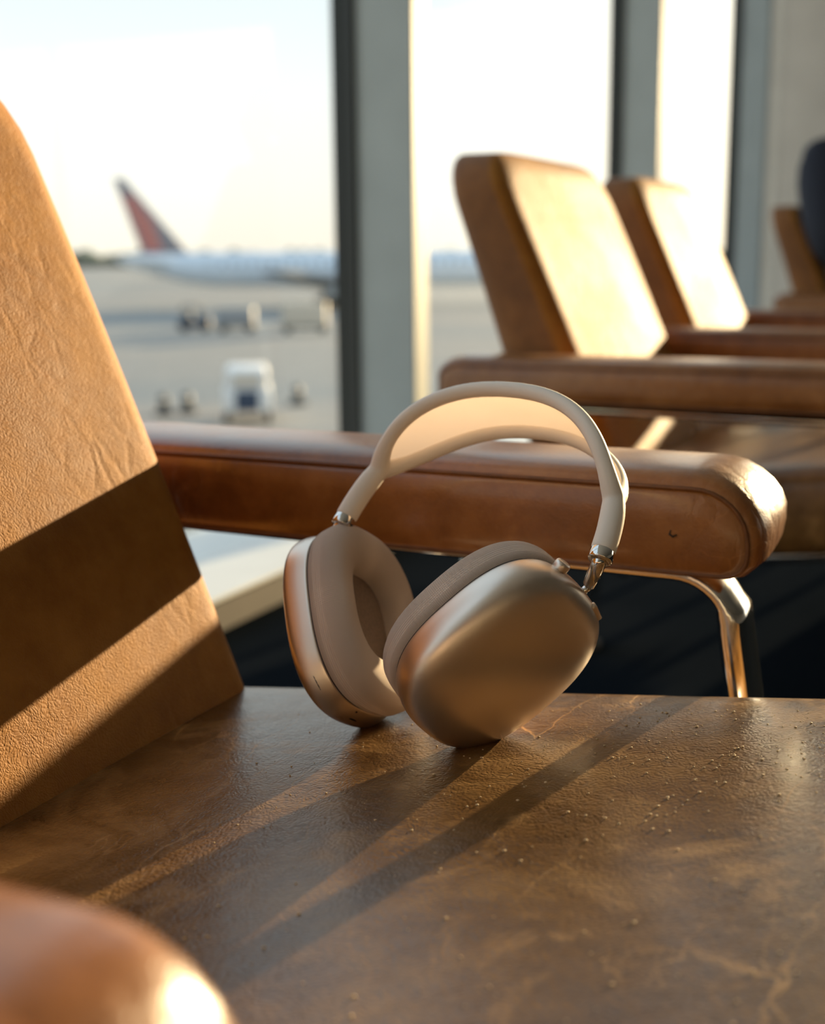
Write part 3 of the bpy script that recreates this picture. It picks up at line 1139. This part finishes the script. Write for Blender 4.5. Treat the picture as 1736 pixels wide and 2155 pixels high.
def cup(fit, sgn, end, end_dir):
    T = np.array(fit[:3])
    R = rot3(*fit[3:6])
    S, L, H = fit[6:9]
    g2 = G / 1.07

    def P(x, y, z):
        return to_hp((R @ np.array([sgn * x, y, z]) + T) * g2)

    def ol(phi, n=2.6):
        return S * sgnpow(math.cos(phi), 2 / n), L * sgnpow(math.sin(phi), 2 / n)
    N = 96
    phis = [2 * PI * k / N for k in range(N)]
    o26 = [ol(p) for p in phis]
    prof = [(-.0012, .60), (-.0012, .90), (-.0012, .952), (-.0006, .960), (.0006, .966), (.004, .986), (.0075, .997), (.010, 1.0)]
    for k in range(1, 22):
        psi = .5 * PI * k / 22
        prof.append((.010 + (H - .010) * math.sin(psi) ** .8, math.cos(psi) ** .8))
    prof.append((H, .03))
    rs = [[P(x, a * r, b * r) for a, b in o26] for x, r in prof]
    sh = mesh('ear_cup', *rings(rs), M_shell, hp)
    sh['label'] = 'champagne anodised aluminium ear cup'
    # dark seam ring between shell and cushion
    rs = [[P(x, a * r, b * r) for a, b in o26] for x, r in ((.001, .90), (.001, .948), (-.0026, .948), (-.0026, .80))]
    mesh('cushion_seam', *rings(rs), M_gap, sh)
    # cushion: closed ring, D shaped section
    nv = 30
    D = .0215
    V, UV, Fq = [], [], []
    M_ = 120
    for i in range(M_):
        ph = 2 * PI * i / M_
        oy, oz = ol(ph, 2.55)
        ri = .50
        for j in range(nv):
            a = 2 * PI * j / nv
            c, s = math.cos(a), math.sin(a)
            ex = .9 if s > 0 else .42
            rr = .740 + .250 * sgnpow(c, ex)
            xx = -.0006 - D * .5 - D * .5 * sgnpow(s, ex)
            # rounder on the ear side, inner wall slopes in
            V.append(P(xx, oy * rr, oz * rr))
            UV.append((i / M_ * 2, j / nv))
    for i in range(M_):
        for j in range(nv):
            k, q = (i + 1) % M_, (j + 1) % nv
            Fq.append((i * nv + j, k * nv + j, k * nv + q, i * nv + q))
    cu_ = mesh('ear_cushion', V, Fq, M_cush, sh)
    lay = cu_.data.uv_layers.new(name='UVMap')
    for pl in cu_.data.polygons:
        vis = [cu_.data.loops[l].vertex_index for l in pl.loop_indices]
        uvs = [list(UV[v]) for v in vis]
        if max(u[0] for u in uvs) - min(u[0] for u in uvs) > 1:
            for u in uvs:
                u[0] += 2 if u[0] < 1 else 0
        if max(u[1] for u in uvs) - min(u[1] for u in uvs) > .5:
            for u in uvs:
                u[1] += 1 if u[1] < .5 else 0
        for l, u in zip(pl.loop_indices, uvs):
            lay.data[l].uv = u
    # inner driver cloth
    rs = [[P(x, a * r, b * r) for a, b in o26] for x, r in ((-.004, .62), (-.0075, .55), (-.0085, .30), (-.0085, .04))]
    mesh('driver_cloth', *rings(rs, cap0=False), M_inner, sh)

    def frame_at(phi, x, r):
        """point on the shell, outward normal along the outline, tangent along the outline"""
        y, z = ol(phi)
        y2, z2 = ol(phi + .01)
        p = Vector(P(x, y * r, z * r))
        t = (Vector(P(x, y2 * r, z2 * r)) - p).normalized()
        ax = Vector(R @ np.array([sgn, 0, 0]))
        nrm = t.cross(ax).normalized()
        cpt = Vector(P(x, 0, 0))
        if nrm.dot(p - cpt) < 0:
            nrm = -nrm
        return p, nrm, t, ax

    def pill(name, phi, x, r, half, rad, out, mat, across=False, parent=sh, depth=.004):
        p, nrm, t, ax = frame_at(phi, x, r)
        d, e = (ax, t) if across else (t, ax)
        rs_ = []
        for h, k in ((-depth, 1), (out * .55, 1), (out * .9, .93), (out, .8)):
            loop = []
            for i in range(20):
                a = 2 * PI * i / 20
                cx = math.cos(a) * rad * k + (half if math.cos(a) >= 0 else -half)
                loop.append(p + d * cx + e * (math.sin(a) * rad * k) + nrm * h)
            rs_.append(loop)
        return mesh(name, *rings(rs_), mat, parent)

    def slot(name, phi, x, r, half, wid, mat):
        """thin inlaid slot that follows the outline of the shell"""
        y, z = ol(phi)
        y2, z2 = ol(phi + .01)
        dphi = half / (math.hypot(y2 - y, z2 - z) / .01)
        rs_ = []
        for k in range(13):
            q = -1 + k / 6
            ph = phi + dphi * q
            wq = wid * max(.05, 1 - abs(q) ** 6) ** .5
            loop = []
            for a in range(8):
                ca, sa = math.cos(2 * PI * a / 8), math.sin(2 * PI * a / 8)
                yy, zz = ol(ph)
                rr_ = r + .0026 * 0 + .006 * sa
                loop.append(P(x + wq * ca, yy * rr_, zz * rr_))
            rs_.append(loop)
        return mesh(name, *rings(rs_), mat, sh)
    # telescoping arm: from collar to the cup's top
    root_p, rn, rt_, rax = frame_at(1.553, .0105, 1.0)
    return sh, frame_at, (pill, slot), root_p, rn, rax


end_r, end_l = Vector(pa[-1]), Vector(pa[0])
dir_r, dir_l = (Vector(pa[-1]) - Vector(pa[-5])).normalized(), (Vector(pa[0]) - Vector(pa[4])).normalized()
shR, frR, pillR, rootR, rnR, axR = cup(CUP_R, 1, end_r, dir_r)
shL, frL, pillL, rootL, rnL, axL = cup(CUP_L, -1, end_l, dir_l)
for end, dr, root_p, rn in ((end_r, dir_r, rootR, rnR), (end_l, dir_l, rootL, rnL)):
    c0, c1 = end - dr * .001, end + dr * .0052
    mesh('steel_collar', *tube([c0, c0 + dr * .0006, c1 - dr * .0008, c1, c1 + dr * .0002], [.0050 * G, .0057 * G, .0057 * G, .0053 * G, .0044 * G], 24), M_steel, hp)
    tgt = root_p + rn * .0035
    mesh('telescoping_arm', *tube([c1 - dr * .004, c1, c1.lerp(tgt, .45), tgt.lerp(c1, .12), tgt], [.0037, .0037, .0037, .0037, .0024], 18), M_steel, hp)
    mesh('hinge_pin', *tube([tgt + rn * .001, root_p + rn * .001, root_p - rn * .003], [.0022, .0020, .0024], 12), M_steel, hp)

# crown dial and button on the near cup
p, nrm, t_, ax_ = frR(1.885, .0075, 1.0)
rr = [[p + nrm * h + (t_ * math.cos(2 * PI * i / 28) + ax_ * math.sin(2 * PI * i / 28)) * r_ for i in range(28)]
      for h, r_ in ((-.006, .0042), (.0022, .0042), (.0034, .0040), (.0041, .0034), (.0043, .0020))]
mesh('crown_dial', *rings(rr), M_shell, shR)
pillR[0]('listening_button', 1.335, .0150, .972, .0040, .0021, .0016, M_shell)
# slots and port on the far cup
pillL[1]('microphone_slot', 3.918, .006, .9865, .0045, .0006, M_gap)
pillL[1]('microphone_slot', 2.269, .005, .983, .0022, .0005, M_gap)
pillL[1]('charging_port', 4.677, .007, .990, .0030, .0012, M_gap)
pillL[1]('status_hole', 4.62, .0012, .969, .0006, .0006, M_gap)

# ------------------------------------------------------------------ dust and crumbs on the seat
def dust():
    m = plain('dust_speck', (.80, .60, .35), .6)
    bm = bmesh.new()
    bmesh.ops.create_icosphere(bm, subdivisions=1, radius=1.0)
    tv = [q.co.copy() for q in bm.verts]
    bm.verts.index_update()
    tf = [tuple(q.index for q in fc.verts) for fc in bm.faces]
    bm.free()
    V, Fx = [], []
    for k in range(950):
        f_ = -.36 + .42 * random.random() ** .75
        y_ = random.uniform(-.12, .235)
        if random.random() < .45:
            f_ = random.gauss(-.10, .06)
            y_ = random.gauss(.14, .06)
        if abs(y_) > .205 or f_ > .08:
            continue
        r = random.choice((.00016, .0002, .00026, .00034, .00052)) * random.uniform(.7, 1.2)
        c = W(f_, P0 + y_, seat_z(f_, y_) + r * .5)
        b = len(V)
        V += [tuple(c + Vector((q.x * r * 1.5, q.y * r, q.z * r * .8))) for q in tv]
        Fx += [tuple(i + b for i in q) for q in tf]
    o = mesh('dust_specks', V, Fx, m)
    tag(o, 'tiny pale dust specks scattered over the worn seat leather', 'dust', kind='stuff')


dust()
